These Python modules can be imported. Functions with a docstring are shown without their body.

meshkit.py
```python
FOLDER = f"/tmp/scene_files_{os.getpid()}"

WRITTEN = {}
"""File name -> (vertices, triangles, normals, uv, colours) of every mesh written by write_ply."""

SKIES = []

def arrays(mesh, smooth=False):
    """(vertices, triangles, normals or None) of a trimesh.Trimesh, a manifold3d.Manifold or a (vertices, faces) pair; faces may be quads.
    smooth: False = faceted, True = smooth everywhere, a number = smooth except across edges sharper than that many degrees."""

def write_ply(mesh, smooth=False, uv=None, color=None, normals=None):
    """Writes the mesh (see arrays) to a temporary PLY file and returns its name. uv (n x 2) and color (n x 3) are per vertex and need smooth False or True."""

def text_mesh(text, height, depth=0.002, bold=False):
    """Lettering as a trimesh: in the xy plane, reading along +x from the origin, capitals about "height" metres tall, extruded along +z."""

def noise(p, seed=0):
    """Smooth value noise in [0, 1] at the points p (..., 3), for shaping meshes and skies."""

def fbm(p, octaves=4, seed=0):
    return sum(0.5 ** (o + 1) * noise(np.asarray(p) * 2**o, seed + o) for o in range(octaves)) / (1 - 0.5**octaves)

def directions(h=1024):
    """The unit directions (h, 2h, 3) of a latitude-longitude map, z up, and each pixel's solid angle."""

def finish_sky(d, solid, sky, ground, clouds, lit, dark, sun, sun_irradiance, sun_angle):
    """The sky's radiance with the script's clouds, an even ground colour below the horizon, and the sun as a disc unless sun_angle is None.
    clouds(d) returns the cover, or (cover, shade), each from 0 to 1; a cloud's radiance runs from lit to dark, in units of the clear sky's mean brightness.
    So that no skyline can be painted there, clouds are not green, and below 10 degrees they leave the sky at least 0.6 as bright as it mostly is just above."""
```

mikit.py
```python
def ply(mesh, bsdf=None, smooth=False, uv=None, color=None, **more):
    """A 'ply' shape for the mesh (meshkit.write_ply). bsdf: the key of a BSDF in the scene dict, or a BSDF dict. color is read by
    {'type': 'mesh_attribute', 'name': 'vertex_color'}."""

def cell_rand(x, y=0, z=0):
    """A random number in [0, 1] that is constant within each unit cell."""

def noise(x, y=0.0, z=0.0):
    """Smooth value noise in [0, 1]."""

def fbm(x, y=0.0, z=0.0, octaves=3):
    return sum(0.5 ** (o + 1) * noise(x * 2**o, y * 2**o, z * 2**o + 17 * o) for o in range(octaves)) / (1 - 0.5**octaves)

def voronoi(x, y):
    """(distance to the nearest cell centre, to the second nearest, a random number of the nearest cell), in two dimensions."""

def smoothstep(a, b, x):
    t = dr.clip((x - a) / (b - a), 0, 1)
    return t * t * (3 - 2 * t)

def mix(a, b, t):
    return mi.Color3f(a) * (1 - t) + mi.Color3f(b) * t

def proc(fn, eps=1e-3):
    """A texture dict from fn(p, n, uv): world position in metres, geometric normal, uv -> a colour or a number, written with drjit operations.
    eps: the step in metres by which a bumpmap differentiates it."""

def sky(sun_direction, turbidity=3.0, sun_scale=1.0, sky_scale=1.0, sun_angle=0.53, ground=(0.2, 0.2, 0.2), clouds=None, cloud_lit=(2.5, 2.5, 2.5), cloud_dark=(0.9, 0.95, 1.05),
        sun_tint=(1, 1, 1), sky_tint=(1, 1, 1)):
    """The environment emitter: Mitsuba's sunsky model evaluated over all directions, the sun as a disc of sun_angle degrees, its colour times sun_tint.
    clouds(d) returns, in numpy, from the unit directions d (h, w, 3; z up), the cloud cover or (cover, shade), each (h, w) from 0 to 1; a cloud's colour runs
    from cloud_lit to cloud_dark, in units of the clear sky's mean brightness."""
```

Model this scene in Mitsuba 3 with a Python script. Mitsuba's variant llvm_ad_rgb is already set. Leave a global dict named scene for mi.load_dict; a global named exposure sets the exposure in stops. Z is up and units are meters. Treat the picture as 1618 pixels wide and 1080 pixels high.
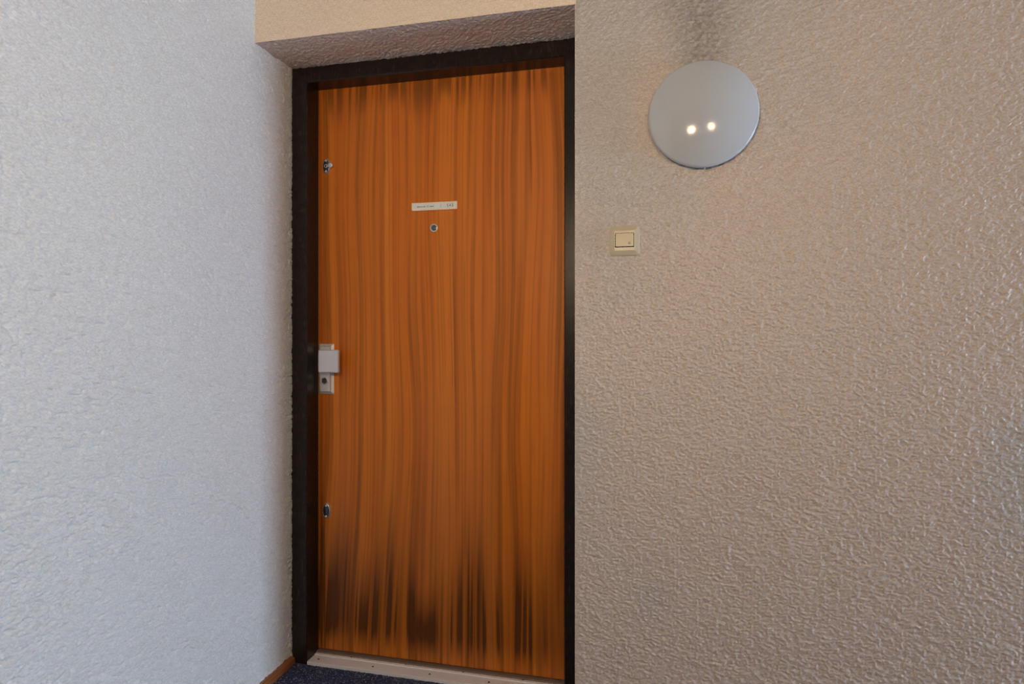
import math
import numpy as np, trimesh, mitsuba as mi, mikit, meshkit
import drjit as dr
from shapely.geometry import Polygon, Point, box as sbox
from shapely import affinity

T = mi.ScalarTransform4f
scene, labels = {}, {}

# ------------------------------------------------------------------ camera, lights, exposure (indoors: no sky)
exposure = 2.4
F_PX, YAW = 989.96, 13.4144
CAM = np.array([0.2405, -1.7809, 1.1786])
VY = 520.82                       # image row of the horizon (vertical lens shift, level camera)
_fw = np.array([-math.sin(math.radians(YAW)), math.cos(math.radians(YAW)), 0.0])
scene['camera'] = {
    'type': 'perspective', 'fov_axis': 'x', 'fov': 2 * math.degrees(math.atan(809 / F_PX)),
    'near_clip': 0.05, 'far_clip': 100.0,
    'principal_point_offset_x': 0.0, 'principal_point_offset_y': (540.0 - VY) / 1080.0,
    'to_world': T().look_at(origin=CAM.tolist(), target=(CAM + _fw).tolist(), up=[0, 0, 1])}
LAMP_RGB = (12.2, 8.9, 5.4)      # the two lit wall lamps across the landing
DAY_RGB = (5.2, 7.0, 9.0)        # daylight stand-in: glow of the unseen end window pane itself, no sky outside

# ------------------------------------------------------------------ dimensions (metres; x along the wall, y into it, z up)
W = 1.0387          # left wall at x = -W
H = 2.1078          # underside of the lintel
D = 0.2005          # depth of the door niche
E = 0.077           # frame front to door leaf
FW = 0.0628         # frame face width
FL, FT = -W + FW, 2.05 - 0.0
FHW = H - FT        # face height of the head
DR = -0.0613
YD = D + E          # front face of the door leaf
CEIL = 2.64
XR, YF = 4.4, -2.25  # right end, opposite wall


# ------------------------------------------------------------------ helpers
def mat_plain(name, rgb, rough=0.5, **kw):
    scene[name] = {'type': 'twosided', 'b': {'type': 'principled', 'base_color': {'type': 'rgb', 'value': list(rgb)}, 'roughness': rough, **kw}}


def mat_proc(name, fn, rough=0.5, bump=None, **kw):
    b = {'type': 'principled', 'base_color': mikit.proc(fn), 'roughness': rough, **kw}
    if bump:
        b = {'type': 'bumpmap', 'tex': mikit.proc(bump[0], bump[2]), 'scale': bump[1], 'b': b}
    scene[name] = {'type': 'twosided', 'b': b}


def numbered(key):
    if key not in scene and key not in labels:
        return key
    n = 1
    while f'{key}_{n:03d}' in scene or f'{key}_{n:03d}' in labels:
        n += 1
    return f'{key}_{n:03d}'


def obj(name, mesh, bsdf, parent=None, smooth=30, label=None, **more):
    key = numbered((parent + '__' if parent else '') + name)
    scene[key] = mikit.ply(mesh, bsdf, smooth=smooth, **more)
    if label:
        labels[key] = {'label': label}
    return key


def tag(key, label, category=None, kind=None, group=None):
    labels[key] = {'label': label}
    for a, b in (('category', category), ('kind', kind), ('group', group)):
        if b:
            labels[key][a] = b
    return key


def bx(x0, x1, y0, y1, z0, z1):
    m = trimesh.creation.box([x1 - x0, y1 - y0, z1 - z0])
    m.apply_translation([(x0 + x1) / 2, (y0 + y1) / 2, (z0 + z1) / 2])
    return m


def cat(*ms):
    return trimesh.util.concatenate(list(ms))


def hull(pts):
    return trimesh.convex.convex_hull(np.asarray(pts, float))


def rbox(x0, x1, y0, y1, z0, z1, c):
    """box with chamfered edges"""
    p = []
    for sx, X in ((-1, x0), (1, x1)):
        for sy, Y in ((-1, y0), (1, y1)):
            for sz, Z in ((-1, z0), (1, z1)):
                p += [[X, Y - sy * c, Z - sz * c], [X - sx * c, Y, Z - sz * c], [X - sx * c, Y - sy * c, Z]]
    return hull(p)


def wallform(outline, layers):
    """Loft on a wall: outline(inset) -> closed (x, z) loop; layers = [(inset, y)] from the wall towards the viewer; capped in front."""
    rings = []
    for ins, y in layers:
        q = np.asarray(outline(ins), float)
        rings.append(np.column_stack([q[:, 0], np.full(len(q), y), q[:, 1]]))
    n = len(rings[0])
    v = np.vstack(rings + [rings[-1].mean(0)[None], rings[0].mean(0)[None]])
    f = []
    for k in range(len(rings) - 1):
        for i in range(n):
            a, b, c, d = k * n + i, k * n + (i + 1) % n, (k + 1) * n + (i + 1) % n, (k + 1) * n + i
            f += [[a, b, c], [a, c, d]]
    last, cf, cb = (len(rings) - 1) * n, len(v) - 2, len(v) - 1
    for i in range(n):
        f.append([last + i, last + (i + 1) % n, cf])
        f.append([(i + 1) % n, i, cb])
    return trimesh.Trimesh(v, f, process=False)


def ellipse_loop(cx, cz, rx, rz, n=48):
    a = np.linspace(0, 2 * np.pi, n, endpoint=False)
    return lambda ins: np.column_stack([cx + (rx - ins) * np.cos(a), cz + (rz - ins) * np.sin(a)])


def rrect_loop(cx, cz, w, h, r, n=8):
    def f(ins):
        ww, hh, rr = w / 2 - ins, h / 2 - ins, max(r - ins, 0.0006)
        pts = []
        for qx, qz, a0 in ((1, 1, 0), (-1, 1, 90), (-1, -1, 180), (1, -1, 270)):
            for t in np.linspace(a0, a0 + 90, n):
                pts.append([cx + qx * (ww - rr) + rr * math.cos(math.radians(t)), cz + qz * (hh - rr) + rr * math.sin(math.radians(t))])
        return np.array(pts)
    return f


def on_wall(mesh, x, y, z):
    """extrusion lying in xy (reading along +x, depth +z) -> standing on a wall that faces -y"""
    m = mesh.copy()
    v = np.array(m.vertices)
    m.vertices = np.column_stack([x + v[:, 0], y - v[:, 2], z + v[:, 1]])
    return m


# ------------------------------------------------------------------ rough plaster
def relief(u, v, seed, gain=1.0):
    """height in metres of the sprayed plaster: lumps, stretched sideways, with sharper crests, over a soft waviness"""
    u, v = np.asarray(u, float), np.asarray(v, float)
    z = np.zeros_like(u)
    wu = u + 0.005 * (meshkit.noise(np.stack([u * 90, v * 90, z], -1), seed + 5) - 0.5)
    wv = v + 0.005 * (meshkit.noise(np.stack([u * 90, v * 90, z + 9], -1), seed + 6) - 0.5)
    a = meshkit.noise(np.stack([wu * 120, wv * 190, z], -1), seed)
    b = meshkit.noise(np.stack([wu * 210 + 7, wv * 330, z], -1), seed + 1)
    c = 1 - np.abs(2 * meshkit.noise(np.stack([wu * 100 + 3, wv * 165, z], -1), seed + 2) - 1)
    soft = meshkit.noise(np.stack([u * 14, v * 14, z], -1), seed + 3)
    return gain * (0.0022 * (a - 0.5) + 0.0014 * (b - 0.5) + 0.0014 * c ** 3 + 0.0010 * (soft - 0.5))


def pits(u, v, seed):
    """narrow crevices between the lumps, 0 to 1"""
    z = np.zeros_like(u)
    k = 1 - np.abs(2 * meshkit.noise(np.stack([u * 62, v * 105, z], -1), seed) - 1)
    m = meshkit.noise(np.stack([u * 60 + 4, v * 80, z], -1), seed + 1)
    return np.clip((k - 0.66) / 0.28, 0, 1) * np.clip((m - 0.46) / 0.22, 0, 1)


def grid_mesh(P):
    n, m = P.shape[:2]
    i = np.arange(n * m).reshape(n, m)
    q = np.stack([i[:-1, :-1], i[1:, :-1], i[1:, 1:], i[:-1, 1:]], -1).reshape(-1, 4)
    return P.reshape(-1, 3), np.vstack([q[:, [0, 1, 2]], q[:, [0, 2, 3]]])


def steps(*parts):
    out = []
    for a, b, d in parts:
        out.append(np.linspace(a, b, max(2, int(round(abs(b - a) / d)) + 1))[:-1])
    return np.concatenate(out + [[parts[-1][1]]])


# wall with the door, right of the niche: from the back of the niche round the corner and along to the right
ry = steps((0.30, 0.012, 0.005), (0.012, 0.0, 0.0024))
rx = steps((0.0, 1.16, 0.0018), (1.22, XR + 0.1, 0.03))[1:]
path = np.vstack([np.column_stack([np.zeros_like(ry), ry]), np.column_stack([rx, np.zeros_like(rx)])])
nrm = np.vstack([np.tile([-1.0, 0.0], (len(ry), 1)), np.tile([0.0, -1.0], (len(rx), 1))])
nrm[len(ry) - 1] = [-0.5, -0.5]
run = np.concatenate([-ry, rx])
zz = steps((0.0, 0.16, 0.02), (0.16, 2.14, 0.0018), (2.14, CEIL, 0.02))
U, V = np.meshgrid(run, zz, indexing='ij')
h = relief(U, V, 11)
fade = np.clip(np.abs(U) / 0.012, 0.35, 1)
h = h * fade
P = np.stack([path[:, None, 0] + nrm[:, None, 0] * h, path[:, None, 1] + nrm[:, None, 1] * h, V], -1)


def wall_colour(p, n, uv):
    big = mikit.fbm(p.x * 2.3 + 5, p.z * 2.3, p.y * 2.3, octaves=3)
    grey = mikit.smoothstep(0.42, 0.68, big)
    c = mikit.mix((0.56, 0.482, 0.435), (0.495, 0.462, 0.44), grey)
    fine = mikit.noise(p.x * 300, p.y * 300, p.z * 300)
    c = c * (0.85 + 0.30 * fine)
    # soot above the lamp
    dx = (p.x - 0.345 + 0.02 * (mikit.noise(p.z * 14, 3) - 0.5)) / (0.075 + 0.06 * mikit.smoothstep(1.9, 2.3, p.z))
    soot = dr.exp(-dx * dx) * mikit.smoothstep(1.84, 1.93, p.z) * mikit.smoothstep(2.5, 1.98, p.z)
    soot = soot * (0.3 + 0.7 * mikit.noise(p.x * 160, p.z * 160, 4))
    return c * (1 - 0.50 * soot)


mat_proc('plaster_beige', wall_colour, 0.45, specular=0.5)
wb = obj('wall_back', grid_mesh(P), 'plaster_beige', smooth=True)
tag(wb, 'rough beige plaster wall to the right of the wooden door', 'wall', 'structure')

# lintel over the door: soffit and the smooth face above it
ly = steps((0.30, -0.001, 0.0022))
lz = steps((H - 0.001, CEIL, 0.005))
lx = steps((-W - 0.01, 0.004, 0.0022))
U, V = np.meshgrid(lx, ly, indexing='ij')
SOFFIT = np.stack([U, V, H - relief(U, V, 23, 1.6)], -1)
U, V = np.meshgrid(steps((-W - 0.01, 0.004, 0.004)), lz, indexing='ij')
LINTEL = np.stack([U, -0.0005 - 0.22 * relief(U, V, 29), V], -1)


def lintel_colour(p, n, uv):
    fine = mikit.noise(p.x * 300, p.y * 300, p.z * 300)
    return mikit.mix((0.86, 0.72, 0.575), (0.82, 0.69, 0.55), mikit.noise(p.x * 5, p.z * 5, p.y * 5)) * (0.87 + 0.26 * fine)


mat_proc('plaster_lintel', lintel_colour, 0.6, specular=0.3)
obj('lintel', grid_mesh(LINTEL), 'plaster_lintel', 'wall_back', smooth=True, label='smooth peach lintel face over the door')
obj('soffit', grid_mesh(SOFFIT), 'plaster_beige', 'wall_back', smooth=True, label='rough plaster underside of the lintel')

# left wall
wy = steps((0.30, 0.2, 0.01), (0.2, -1.12, 0.0022), (-1.12, YF, 0.03))
wz = steps((0.0, 2.3, 0.0021), (2.3, CEIL, 0.02))
U, V = np.meshgrid(wy, wz, indexing='ij')
h = relief(U, V, 41, 1.35) - 0.0042 * pits(U, V, 61)
P = np.stack([-W + h - 0.0006, U, V], -1)


def left_colour(p, n, uv):
    fine = mikit.noise(p.x * 300, p.y * 300, p.z * 300)
    big = mikit.fbm(p.y * 2.0, p.z * 2.0, 3, octaves=3)
    return mikit.mix((0.69, 0.69, 0.68), (0.65, 0.66, 0.665), big) * (0.87 + 0.26 * fine)


mat_proc('plaster_white', left_colour, 0.9, specular=0.1)
wl = obj('wall_left', grid_mesh(P), 'plaster_white', smooth=True)
tag(wl, 'rough whitewashed plaster wall to the left of the door', 'wall', 'structure')


# ------------------------------------------------------------------ the rest of the landing (behind and beside the camera)
mat_plain('paint_white', (0.36, 0.35, 0.34), 0.7)
mat_plain('paint_beige', (0.60, 0.52, 0.45), 0.7)
mat_plain('paint_brown', (0.20, 0.175, 0.155), 0.7)
k = obj('ceiling', bx(-W - 0.1, XR + 0.1, YF - 0.1, 0.4, CEIL - 0.004, CEIL + 0.15), 'paint_white', smooth=False)
tag(k, 'white painted ceiling of the landing', 'ceiling', 'structure')
k = obj('wall_front', bx(-W - 0.1, XR + 0.1, YF - 0.12, YF, -0.05, CEIL), 'paint_brown', smooth=False)
tag(k, 'plain brown wall across the landing from the door', 'wall', 'structure')
WY0, WY1, WZ0, WZ1 = -0.74, -0.06, 0.04, 1.45     # tall window at the far right end
k = obj('wall_right', cat(bx(XR, XR + 0.12, YF, WY0, 0, CEIL), bx(XR, XR + 0.12, WY1, 0.3, 0, CEIL),
                          bx(XR, XR + 0.12, WY0, WY1, 0, WZ0), bx(XR, XR + 0.12, WY0, WY1, WZ1, CEIL)), 'paint_beige', smooth=False)
tag(k, 'plain beige end wall of the landing with a narrow frosted window', 'wall', 'structure')
mat_plain('frame_grey', (0.5, 0.5, 0.5), 0.5)
fm = 0.03
tag('window_1', 'unseen narrow frosted window at the far end of the landing, its pane glowing in place of daylight', 'window', 'structure')
obj('frame', cat(bx(XR + 0.02, XR + 0.08, WY0, WY0 + fm, WZ0, WZ1), bx(XR + 0.02, XR + 0.08, WY1 - fm, WY1, WZ0, WZ1),
                 bx(XR + 0.02, XR + 0.08, WY0 + fm, WY1 - fm, WZ0, WZ0 + fm), bx(XR + 0.02, XR + 0.08, WY0 + fm, WY1 - fm, WZ1 - fm, WZ1)), 'frame_grey', 'window_1', smooth=False)
pane = bx(XR + 0.045, XR + 0.055, WY0 + 0.02, WY1 - 0.02, WZ0 + 0.02, WZ1 - 0.02)
mat_plain('frosted', (0.7, 0.72, 0.74), 0.4)
obj('pane', pane, 'frosted', 'window_1', smooth=False, emitter={'type': 'area', 'radiance': {'type': 'rgb', 'value': list(DAY_RGB)}})  # the pane is itself the emitter, in place of a sky behind it


# floor: dark blue speckled carpet
def carpet(p, n, uv):
    a = mikit.noise(p.x * 420, p.y * 420, 1)
    s = mikit.cell_rand(dr.floor(p.x * 330), dr.floor(p.y * 330), 5)
    c = mikit.mix((0.016, 0.019, 0.046), (0.058, 0.070, 0.145), a)
    return mikit.mix(c, (0.34, 0.37, 0.45), mikit.smoothstep(0.82, 0.96, s) * 0.8)


mat_proc('carpet_blue', carpet, 0.95, specular=0.1)
gx, gy = steps((-W - 0.05, 0.15, 0.003), (0.15, XR, 0.05)), steps((0.34, D + 0.06, 0.05), (D + 0.06, -0.25, 0.003), (-0.25, YF, 0.05))
GX, GY = np.meshgrid(gx, gy, indexing='ij')
tuft = 0.0028 * (meshkit.noise(np.stack([GX * 260, GY * 260, 0 * GX], -1), 77) - 0.8)
v, f = grid_mesh(np.stack([GX, GY, tuft], -1))
k = obj('floor', (v, f[:, ::-1]), 'carpet_blue', smooth=True)
tag(k, 'dark blue speckled carpet floor in front of the door', 'floor', 'structure')


# baseboard: wooden quarter bead along the foot of the left wall
def bead_wood(p, n, uv):
    g = mikit.fbm(p.y * 5, p.z * 260, p.x * 260, octaves=3)
    return mikit.mix((0.14, 0.042, 0.012), (0.42, 0.16, 0.05), g)


mat_proc('wood_bead', bead_wood, 0.4)
BH, BT = 0.024, 0.022
prof = [(0, 0), (BT, 0), (BT, BH * 0.55)] + [(BT - 0.4 * BT * (1 - math.cos(a)) , BH * 0.55 + BH * 0.45 * math.sin(a)) for a in np.linspace(0.3, math.pi / 2, 5)] + [(0, BH)]
m = trimesh.creation.extrude_polygon(Polygon(prof), D - 0.004 - YF - 0.01)
vv = np.array(m.vertices)
m.vertices = np.column_stack([-W - 0.003 + vv[:, 0], D - 0.004 - vv[:, 2], vv[:, 1] - 0.001])
k = obj('baseboard_left', trimesh.Trimesh(m.vertices, m.faces[:, ::-1], process=False), 'wood_bead', smooth=30)
tag(k, 'thin orange-brown wooden bead along the foot of the left wall', 'baseboard', 'structure')


# ------------------------------------------------------------------ door frame
def frame_colour(p, n, uv):
    g = mikit.fbm(p.x * 60, p.z * 60, p.y * 60, octaves=3)
    wear = mikit.smoothstep(0.72, 0.9, mikit.noise(p.x * 260, p.z * 40, p.y * 260))
    return mikit.mix(mikit.mix((0.011, 0.0075, 0.0068), (0.025, 0.016, 0.0135), g), (0.05, 0.035, 0.028), 0.45 * wear)


mat_proc('frame_brown', frame_colour, 0.28, specular=0.35)
LIP = 0.006
FACE = [(-0.012, 0.155), (-0.012, 0.007), (LIP, 0.007), (LIP, 0.0015), (LIP + 0.0015, 0.0), (FW - 0.003, 0.0), (FW, 0.003),
        (FW, E - 0.0015), (FW - 0.013, E - 0.0015), (FW - 0.013, 0.155)]
XO = DR + FW        # outer edge of the right jamb


def frame_piece(which):
    s = FHW / FW
    a, b = [], []
    for t, y in FACE:
        if which == 'left':
            a.append([-W + t, D + y, 0.0]); b.append([-W + t, D + y, H - t * s])
        elif which == 'right':
            a.append([XO - t, D + y, 0.0]); b.append([XO - t, D + y, H - t * s])
        else:
            a.append([-W + t, D + y, H - t * s]); b.append([XO - t, D + y, H - t * s])
    n = len(FACE)
    v = np.array(a + b)
    f = [[i, (i + 1) % n, n + (i + 1) % n] for i in range(n)] + [[i, n + (i + 1) % n, n + i] for i in range(n)]
    caps = trimesh.creation.triangulate_polygon(Polygon(FACE), engine='earcut')
    idx = [int(np.argmin(np.abs(np.array(FACE) - q).sum(1))) for q in caps[0]]
    f += [[idx[i] for i in t] for t in caps[1]] + [[n + idx[i] for i in t[::-1]] for t in caps[1]]
    m = trimesh.Trimesh(v, f, process=False)
    m.fix_normals()
    return m


fr = 'trim_1'
tag(fr, 'dark brown painted door frame around the wooden door', 'door frame', 'structure')
obj('jamb', frame_piece('left'), 'frame_brown', fr, smooth=25)
obj('jamb', frame_piece('right'), 'frame_brown', fr, smooth=25)
obj('head', frame_piece('head'), 'frame_brown', fr, smooth=25)


# ------------------------------------------------------------------ door leaf
def door_wood(p, n, uv):
    x, z = p.x, p.z
    xw = x + 0.045 * (mikit.noise(x * 4 + 3, z * 1.2, 1) - 0.5) + 0.016 * (mikit.noise(x * 13, z * 2.4, 2) - 0.5)
    broad = mikit.noise(xw * 9, z * 0.4, 3)
    band = mikit.noise(xw * 38, z * 0.6, 4)
    line = mikit.noise(xw * 105, z * 1.0, 5)
    line2 = mikit.noise(xw * 190, z * 1.6, 15)
    pore = mikit.noise(xw * 420, z * 9, 6)
    c = mikit.mix((0.60, 0.142, 0.007), (0.74, 0.225, 0.018), band)
    c = mikit.mix(c, (0.64, 0.19, 0.036), 0.55 * mikit.smoothstep(0.35, 0.8, broad))
    dark = 0.50 * mikit.smoothstep(0.50, 0.90, line) * (0.45 + 0.55 * band) + 0.26 * mikit.smoothstep(0.5, 0.9, line2) + 0.12 * mikit.smoothstep(0.6, 0.95, pore)
    c = mikit.mix(c, (0.20, 0.048, 0.004), dark)
    # weathered lower part: dark streaks that rise from the sill; also under the head and along the lock edge
    rise = 0.22 + 0.62 * mikit.noise(xw * 14 + 2, z * 0.4, 7) * (0.5 + 0.5 * mikit.noise(xw * 60, 0.5, 8))
    low = mikit.smoothstep(1.30, 0.30, z / rise) * mikit.smoothstep(0.0, 0.13, z - 0.012)
    st = mikit.smoothstep(0.36, 0.62, mikit.noise(xw * 42 + 9, z * 0.7, 9) * 0.48 + mikit.noise(xw * 120, z * 1.2, 10) * 0.52)
    stain = low * (0.26 + 0.74 * st)
    haze = 0.42 * mikit.smoothstep(0.95, 0.25, z) * (0.4 + 0.6 * line)
    tl = 0.05 + 0.16 * mikit.noise(xw * 22, 0.3, 11)
    top = mikit.smoothstep(tl, tl * 0.10, 2.055 - z) * (0.22 + 0.78 * mikit.smoothstep(0.42, 0.68, mikit.noise(xw * 110, z * 3, 12)))
    edge = mikit.smoothstep(0.055, 0.0, x + 0.978) * (0.30 + 0.70 * mikit.smoothstep(0.35, 0.7, mikit.noise(x * 230, z * 1.2, 13)))
    edge = edge * (0.5 + 0.5 * mikit.smoothstep(1.9, 0.2, z))
    stain = dr.minimum(1.0, stain * 0.95 + 0.66 * top + 0.75 * edge + haze)
    return mikit.mix(c, (0.070, 0.022, 0.004), 0.9 * stain)


mat_proc('door_wood', door_wood, 0.42, specular=0.28)
dk = 'door_1'
tag(dk, 'orange-brown veneered wooden entrance door with dark water streaks at the bottom', 'door', 'structure')
LX0, LX1, LZ0, LZ1 = FL - 0.010, DR + 0.010, 0.0195, FT + 0.010
obj('leaf', rbox(LX0, LX1, YD, YD + 0.04, LZ0, LZ1, 0.0012), 'door_wood', dk, smooth=False, label='wood veneer door leaf with vertical grain')

# metals
scene['aluminium'] = {'type': 'twosided', 'b': {'type': 'principled', 'base_color': {'type': 'rgb', 'value': [0.74, 0.73, 0.73]}, 'metallic': 0.55, 'roughness': 0.42}}
scene['aluminium_dull'] = {'type': 'twosided', 'b': {'type': 'principled', 'base_color': {'type': 'rgb', 'value': [0.22, 0.165, 0.13]}, 'metallic': 0.3, 'roughness': 0.55}}
scene['chrome'] = {'type': 'twosided', 'b': {'type': 'principled', 'base_color': {'type': 'rgb', 'value': [0.74, 0.71, 0.69]}, 'metallic': 0.8, 'roughness': 0.28}}
scene['steel_dark'] = {'type': 'twosided', 'b': {'type': 'principled', 'base_color': {'type': 'rgb', 'value': [0.11, 0.105, 0.11]}, 'metallic': 0.9, 'roughness': 0.3}}
mat_plain('black', (0.01, 0.01, 0.01), 0.5)
mat_plain('ink', (0.06, 0.06, 0.055), 0.7)
mat_plain('screw_dark', (0.035, 0.03, 0.028), 0.4)
mat_plain('plate_white', (0.80, 0.82, 0.79), 0.35)
mat_plain('plate_edge', (0.88, 0.80, 0.68), 0.35)

# lock plate with a square pull knob and cylinder
hd = obj('handle', wallform(rrect_loop(-0.9425, 1.037, 0.0600, 0.1820, 0.002), [(0, YD + 0.001), (0, YD - 0.002), (0.0035, YD - 0.0042), (0.0080, YD - 0.0075), (0.0100, YD - 0.0115), (0.0108, YD - 0.0125)]),
         'aluminium', dk, smooth=20, label='silver lock plate with square pull knob')
obj('neck', rbox(-0.950, -0.912, YD - 0.048, YD - 0.011, 1.044, 1.092, 0.002), 'aluminium', hd, smooth=False)
obj('knob', rbox(-0.9430, -0.8640, YD - 0.060, YD - 0.046, 1.027, 1.108, 0.0032), 'aluminium', hd, smooth=False, label='square silver pull knob')
a = np.linspace(0, 2 * np.pi, 33)
KX, KZ = -0.9430, 0.9945
cyl = wallform(ellipse_loop(KX, KZ, 0.0138, 0.0138, 40), [(0, YD - 0.011), (0, YD - 0.0155), (0.0015, YD - 0.0170), (0.0028, YD - 0.0170), (0.0036, YD - 0.0150)])
obj('cylinder_ring', cyl, 'aluminium', hd, smooth=30)
obj('lock_cylinder', wallform(ellipse_loop(KX, KZ, 0.0102, 0.0102, 32), [(0, YD - 0.012), (0, YD - 0.0158), (0.0006, YD - 0.0162)]), 'steel_dark', hd, smooth=30, label='dark lock cylinder with key slot')
obj('key_slot', rbox(KX - 0.0012, KX + 0.0012, YD - 0.0167, YD - 0.0145, KZ - 0.006, KZ + 0.005, 0.0004), 'black', hd, smooth=False)


# oval security escutcheons
def escutcheon(cx, cz, flap, label):
    rx_, rz_ = 0.0165, 0.0285
    lay = [(0, YD + 0.001), (0, YD - 0.003), (0.0010, YD - 0.0055), (0.0024, YD - 0.0075), (0.0036, YD - 0.0082), (0.0044, YD - 0.0070), (0.0046, YD - 0.0055)]
    e = obj('escutcheon', wallform(ellipse_loop(cx, cz, rx_, rz_, 48), lay), 'chrome', dk, smooth=35, label=label)
    obj('face', wallform(ellipse_loop(cx, cz, rx_ - 0.0040, rz_ - 0.0040, 48), [(0, YD - 0.004), (0, YD - 0.0064), (0.004, YD - 0.0070), (0.010, YD - 0.0073)]), 'steel_dark', e, smooth=35, label='dark inner face')
    for s in (1, -1):
        zc = cz + s * 0.0190
        obj('screw', wallform(ellipse_loop(cx, zc, 0.0042, 0.0042, 20), [(0, YD - 0.0055), (0, YD - 0.0095), (0.0012, YD - 0.0107), (0.0030, YD - 0.0111)]), 'aluminium', e, smooth=30)
    if flap:
        lo = wallform(ellipse_loop(cx + 0.0175, cz + 0.001, 0.0115, 0.0095, 28), [(0, YD - 0.0092), (0, YD - 0.0112), (0.001, YD - 0.0122), (0.004, YD - 0.0128)])
        obj('swivel_cover', lo, 'chrome', e, smooth=30, label='swivel keyhole cover turned to the right')
        obj('keyhole_ring', wallform(ellipse_loop(cx, cz, 0.0066, 0.0066, 24), [(0, YD - 0.0075), (0, YD - 0.0098), (0.0012, YD - 0.0102)]), 'aluminium', e, smooth=30)
        obj('keyhole', wallform(ellipse_loop(cx, cz - 0.0004, 0.0034, 0.0044, 20), [(0, YD - 0.0095), (0, YD - 0.01045)]), 'black', e, smooth=30)
    else:
        obj('swivel_cover', wallform(ellipse_loop(cx, cz, 0.0088, 0.0125, 32), [(0, YD - 0.0065), (0, YD - 0.0088), (0.0012, YD - 0.0100), (0.0045, YD - 0.0106)]), 'steel_dark', e, smooth=30, label='swivel keyhole cover, closed')
    return e


escutcheon(-0.9410, 1.7712, True, 'upper oval chrome keyhole escutcheon with its cover swung open')
escutcheon(-0.9408, 0.5230, False, 'lower oval chrome keyhole escutcheon')

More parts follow.
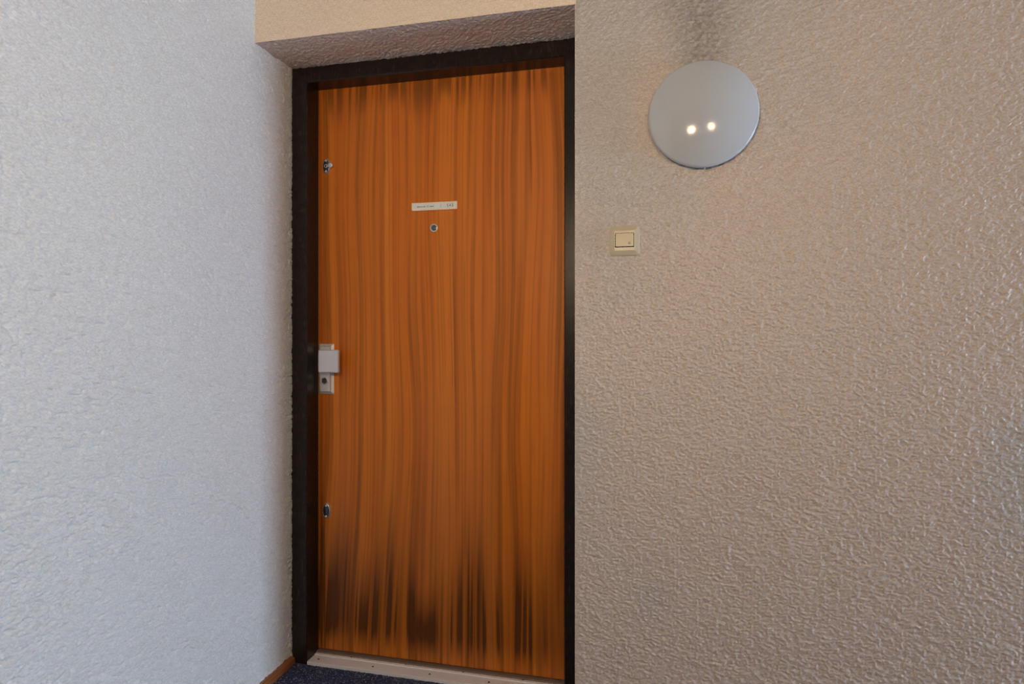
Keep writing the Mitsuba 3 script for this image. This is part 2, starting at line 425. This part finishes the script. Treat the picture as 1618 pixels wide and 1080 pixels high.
# name plate
NX0, NX1, NZ0, NZ1 = -0.6115, -0.4436, 1.5945, 1.6220
tilt = T().translate([0, 0, 0])
npl = obj('nameplate', rbox(NX0, NX1, YD - 0.0050, YD + 0.0005, NZ0, NZ1, 0.0012), 'plate_edge', dk, smooth=False, label='narrow white nameplate with a name and the number 141')
ncz = (NZ0 + NZ1) / 2
obj('name_strip', rbox(NX0 + 0.005, NX1 - 0.004, YD - 0.0056, YD - 0.0045, NZ0 + 0.0048, NZ1 - 0.0030, 0.0003), 'plate_white', npl, smooth=False)
obj('divider', bx(-0.5022, -0.5016, YD - 0.0059, YD - 0.0050, NZ0 + 0.006, NZ1 - 0.005), 'ink', npl, smooth=False)
obj('number', on_wall(meshkit.text_mesh('141', 0.0098, 0.0006), -0.4815, YD - 0.0054, ncz - 0.0042), 'ink', npl, smooth=False, label='house number 141')
rng = np.random.default_rng(4)
marks, xx = [], -0.5895
for wlen in (9, 1, 6):                # a printed name, too small in the photograph to read: three words of letter-like strokes
    for i in range(wlen):
        w = 0.0036
        hgt = 0.0046 if i else 0.0052
        kind = rng.integers(0, 4)
        t = 0.0008
        zb = ncz - 0.0032
        marks.append(bx(xx, xx + t, YD - 0.0060, YD - 0.0052, zb, zb + hgt))
        if kind in (0, 2):
            marks.append(bx(xx + w - 2 * t, xx + w - t, YD - 0.0060, YD - 0.0052, zb, zb + hgt))
        if kind in (0, 1):
            marks.append(bx(xx + t, xx + w - 2 * t, YD - 0.0060, YD - 0.0052, zb + hgt - t, zb + hgt))
        if kind in (1, 2, 3):
            marks.append(bx(xx + t, xx + w - 2 * t, YD - 0.0060, YD - 0.0052, zb + (0 if kind != 3 else hgt / 2), zb + t + (0 if kind != 3 else hgt / 2)))
        xx += w
    xx += 0.0026
obj('name_print', cat(*marks), 'ink', npl, smooth=False)

# peephole
pc = (-0.5291, 1.5330)
ph = obj('peephole', wallform(ellipse_loop(*pc, 0.0142, 0.0142, 48), [(0, YD + 0.001), (0, YD - 0.0028), (0.001, YD - 0.0038), (0.0032, YD - 0.0042), (0.0042, YD - 0.0030), (0.0046, YD - 0.0012)]),
         'aluminium', dk, smooth=30, label='round door viewer with silver ring')
scene['viewer_glass'] = {'type': 'twosided', 'b': {'type': 'principled', 'base_color': {'type': 'rgb', 'value': [0.045, 0.06, 0.062]}, 'roughness': 0.08, 'specular': 0.9, 'clearcoat': 1.0}}
obj('lens', wallform(ellipse_loop(*pc, 0.0096, 0.0096, 36), [(0, YD - 0.001), (0.0002, YD - 0.0020), (0.0030, YD - 0.0034), (0.0062, YD - 0.0042)]), 'viewer_glass', ph, smooth=40, label='dark glass lens')

# ------------------------------------------------------------------ threshold
scene['sill_metal'] = {'type': 'twosided', 'b': {'type': 'principled', 'base_color': {'type': 'rgb', 'value': [0.84, 0.82, 0.81]}, 'metallic': 0.15, 'roughness': 0.5}}
th = 'threshold'
tag(th, 'aluminium threshold strip with screws along the bottom of the door', 'threshold')
Y1, Y2 = D + 0.044, D + 0.060
obj('plate', rbox(FL + 0.0004, DR - 0.0004, D - 0.001, Y1, -0.004, 0.0105, 0.001), 'sill_metal', th, smooth=False, label='flat front plate')
obj('ridge', rbox(FL + 0.0004, DR - 0.0004, Y1 + 0.0025, Y2, -0.004, 0.0128, 0.0015), 'sill_metal', th, smooth=False, label='raised bright strip')
obj('channel', rbox(FL + 0.0004, DR - 0.0004, Y2 + 0.0002, YD + 0.045, -0.004, 0.0168, 0.0006), 'aluminium_dull', th, smooth=False, label='dull brownish back strip')


def screw(x, y, z):
    m = trimesh.creation.cylinder(0.0036, 0.0012, sections=16)
    m.apply_translation([x, y, z])
    obj('screw', m, 'screw_dark', th, smooth=False)


for i in range(5):
    screw(-0.943 + 0.209 * i, D + 0.022, 0.0107)
    screw(-0.835 + 0.209 * i, Y2 - 0.001, 0.0128) if i < 4 else None

# ------------------------------------------------------------------ wall lamp (off) beside the door and its two lit fellows across the landing
scene['opal'] = {'type': 'twosided', 'b': {'type': 'principled', 'base_color': {'type': 'rgb', 'value': [0.47, 0.51, 0.57]}, 'roughness': 0.12, 'specular': 0.5}}
mat_plain('lamp_base', (0.10, 0.09, 0.08), 0.6)


def dome_profile(r, rim, rise, n=14):
    """(radius, height above the wall) from the rim to the crown: a short rounded side, then a shallow cap"""
    R = ((r - 0.006) ** 2 + rise ** 2) / (2 * rise)
    out = [(r - 0.004, 0.0135), (r - 0.001, 0.0150), (r, 0.019), (r - 0.0008, rim - 0.004), (r - 0.0035, rim - 0.0008)]
    a0 = math.asin((r - 0.006) / R)
    for a in np.linspace(a0, 0.0, n):
        out.append((R * math.sin(a), rim + R * math.cos(a) - R * math.cos(a0)))
    return out


def disc_lamp(x, z, y, sgn, r, emit=None):
    key = numbered('wall_lamp')
    labels[key] = {}
    prof = dome_profile(r, 0.029, 0.031)
    n = 72
    aa = np.linspace(0, 2 * np.pi, n, endpoint=False)

    def lathe(pr):
        rings = [np.column_stack([x + q * np.cos(aa), np.full(n, y + sgn * hh), z + q * np.sin(aa)]) for q, hh in pr if q > 1e-6]
        v = np.vstack(rings)
        f = []
        for k in range(len(rings) - 1):
            i = np.arange(n)
            j = (i + 1) % n
            f += [np.stack([k * n + i, k * n + j, (k + 1) * n + j], 1), np.stack([k * n + i, (k + 1) * n + j, (k + 1) * n + i], 1)]
        last = (len(rings) - 1) * n
        v = np.vstack([v, [[x, y + sgn * pr[-1][1], z]]])
        f.append(np.stack([last + i, last + j, np.full(n, len(v) - 1)], 1))
        m = trimesh.Trimesh(v, np.vstack(f), process=False)
        # outward: the crown must face away from the wall
        if m.face_normals[-1][1] * sgn < 0:
            m.faces = m.faces[:, ::-1]
        return m
    more = {'emitter': {'type': 'area', 'radiance': {'type': 'rgb', 'value': list(emit)}}} if emit else {}
    obj('shade', lathe(prof), 'opal', key, smooth=35, label='shallow white opal dome', **more)
    b = lathe([(r - 0.010, 0.0), (r - 0.010, 0.0145), (0.0, 0.015)])
    obj('base', b, 'lamp_base', key, smooth=30, label='dark base behind the dome')
    return key


LR = 0.1435
k = disc_lamp(0.3495, 1.7590, 0.0, -1, LR)
tag(k, 'round white dome lamp, switched off, on the rough wall right of the door', 'lamp')
for x_, z_, w_ in ((-0.02, 1.68, 'left'), (0.78, 1.75, 'right')):
    k = disc_lamp(x_, z_, YF, 1, LR, LAMP_RGB if w_ == 'left' else tuple(0.65 * c for c in LAMP_RGB))
    tag(k, f'lit warm round wall lamp across the landing, {w_} one of the two reflected', 'lamp')

# ------------------------------------------------------------------ door bell push
mat_plain('bell_plastic', (0.53, 0.465, 0.345), 0.32, specular=0.5)
mat_plain('bell_button', (0.56, 0.48, 0.34), 0.28, specular=0.5)
bcx, bcz = 0.1405, 1.4275
bk = 'doorbell'
tag(bk, 'square yellowed doorbell push on the rough wall below the round lamp', 'doorbell')
obj('frame', wallform(rrect_loop(bcx, bcz, 0.0835, 0.0835, 0.0115), [(0, 0.003), (0, -0.0035), (0.0006, -0.0050), (0.0030, -0.0066), (0.0120, -0.0100), (0.0150, -0.0106)]), 'bell_plastic', bk, smooth=25)
obj('gap', wallform(rrect_loop(bcx, bcz + 0.001, 0.0520, 0.0405, 0.002), [(0, -0.004), (0, -0.0111)]), 'black', bk, smooth=False)
bt = obj('button', hull(np.vstack([np.column_stack([q[:, 0], np.full(len(q), yy) + ((q[:, 1] - bcz) * 0.06 if yy < -0.011 else 0), q[:, 1]])
         for q, yy in ((rrect_loop(bcx, bcz + 0.0016, 0.0490, 0.0372, 0.002)(0), -0.006), (rrect_loop(bcx, bcz + 0.0016, 0.0490, 0.0372, 0.002)(0), -0.0128), (rrect_loop(bcx, bcz + 0.0016, 0.0490, 0.0372, 0.002)(0.001), -0.0138))])),
         'bell_button', bk, smooth=20, label='rectangular push button with a bell symbol')
dome = Polygon([(-0.0036, -0.0020), (-0.0026, -0.0008), (-0.0025, 0.0012), (-0.0016, 0.0026), (0, 0.0032), (0.0016, 0.0026), (0.0025, 0.0012), (0.0026, -0.0008), (0.0036, -0.0020)])
bell = dome.difference(dome.buffer(-0.0008)).union(sbox(-0.0009, -0.0033, 0.0009, -0.0022))
bm = cat(*[trimesh.creation.extrude_polygon(g, 0.0007, engine='earcut') for g in getattr(bell, 'geoms', [bell])])
obj('bell_symbol', on_wall(bm, bcx + 0.0140, -0.0140, bcz - 0.0085), 'ink', bt, smooth=False, label='engraved bell symbol')
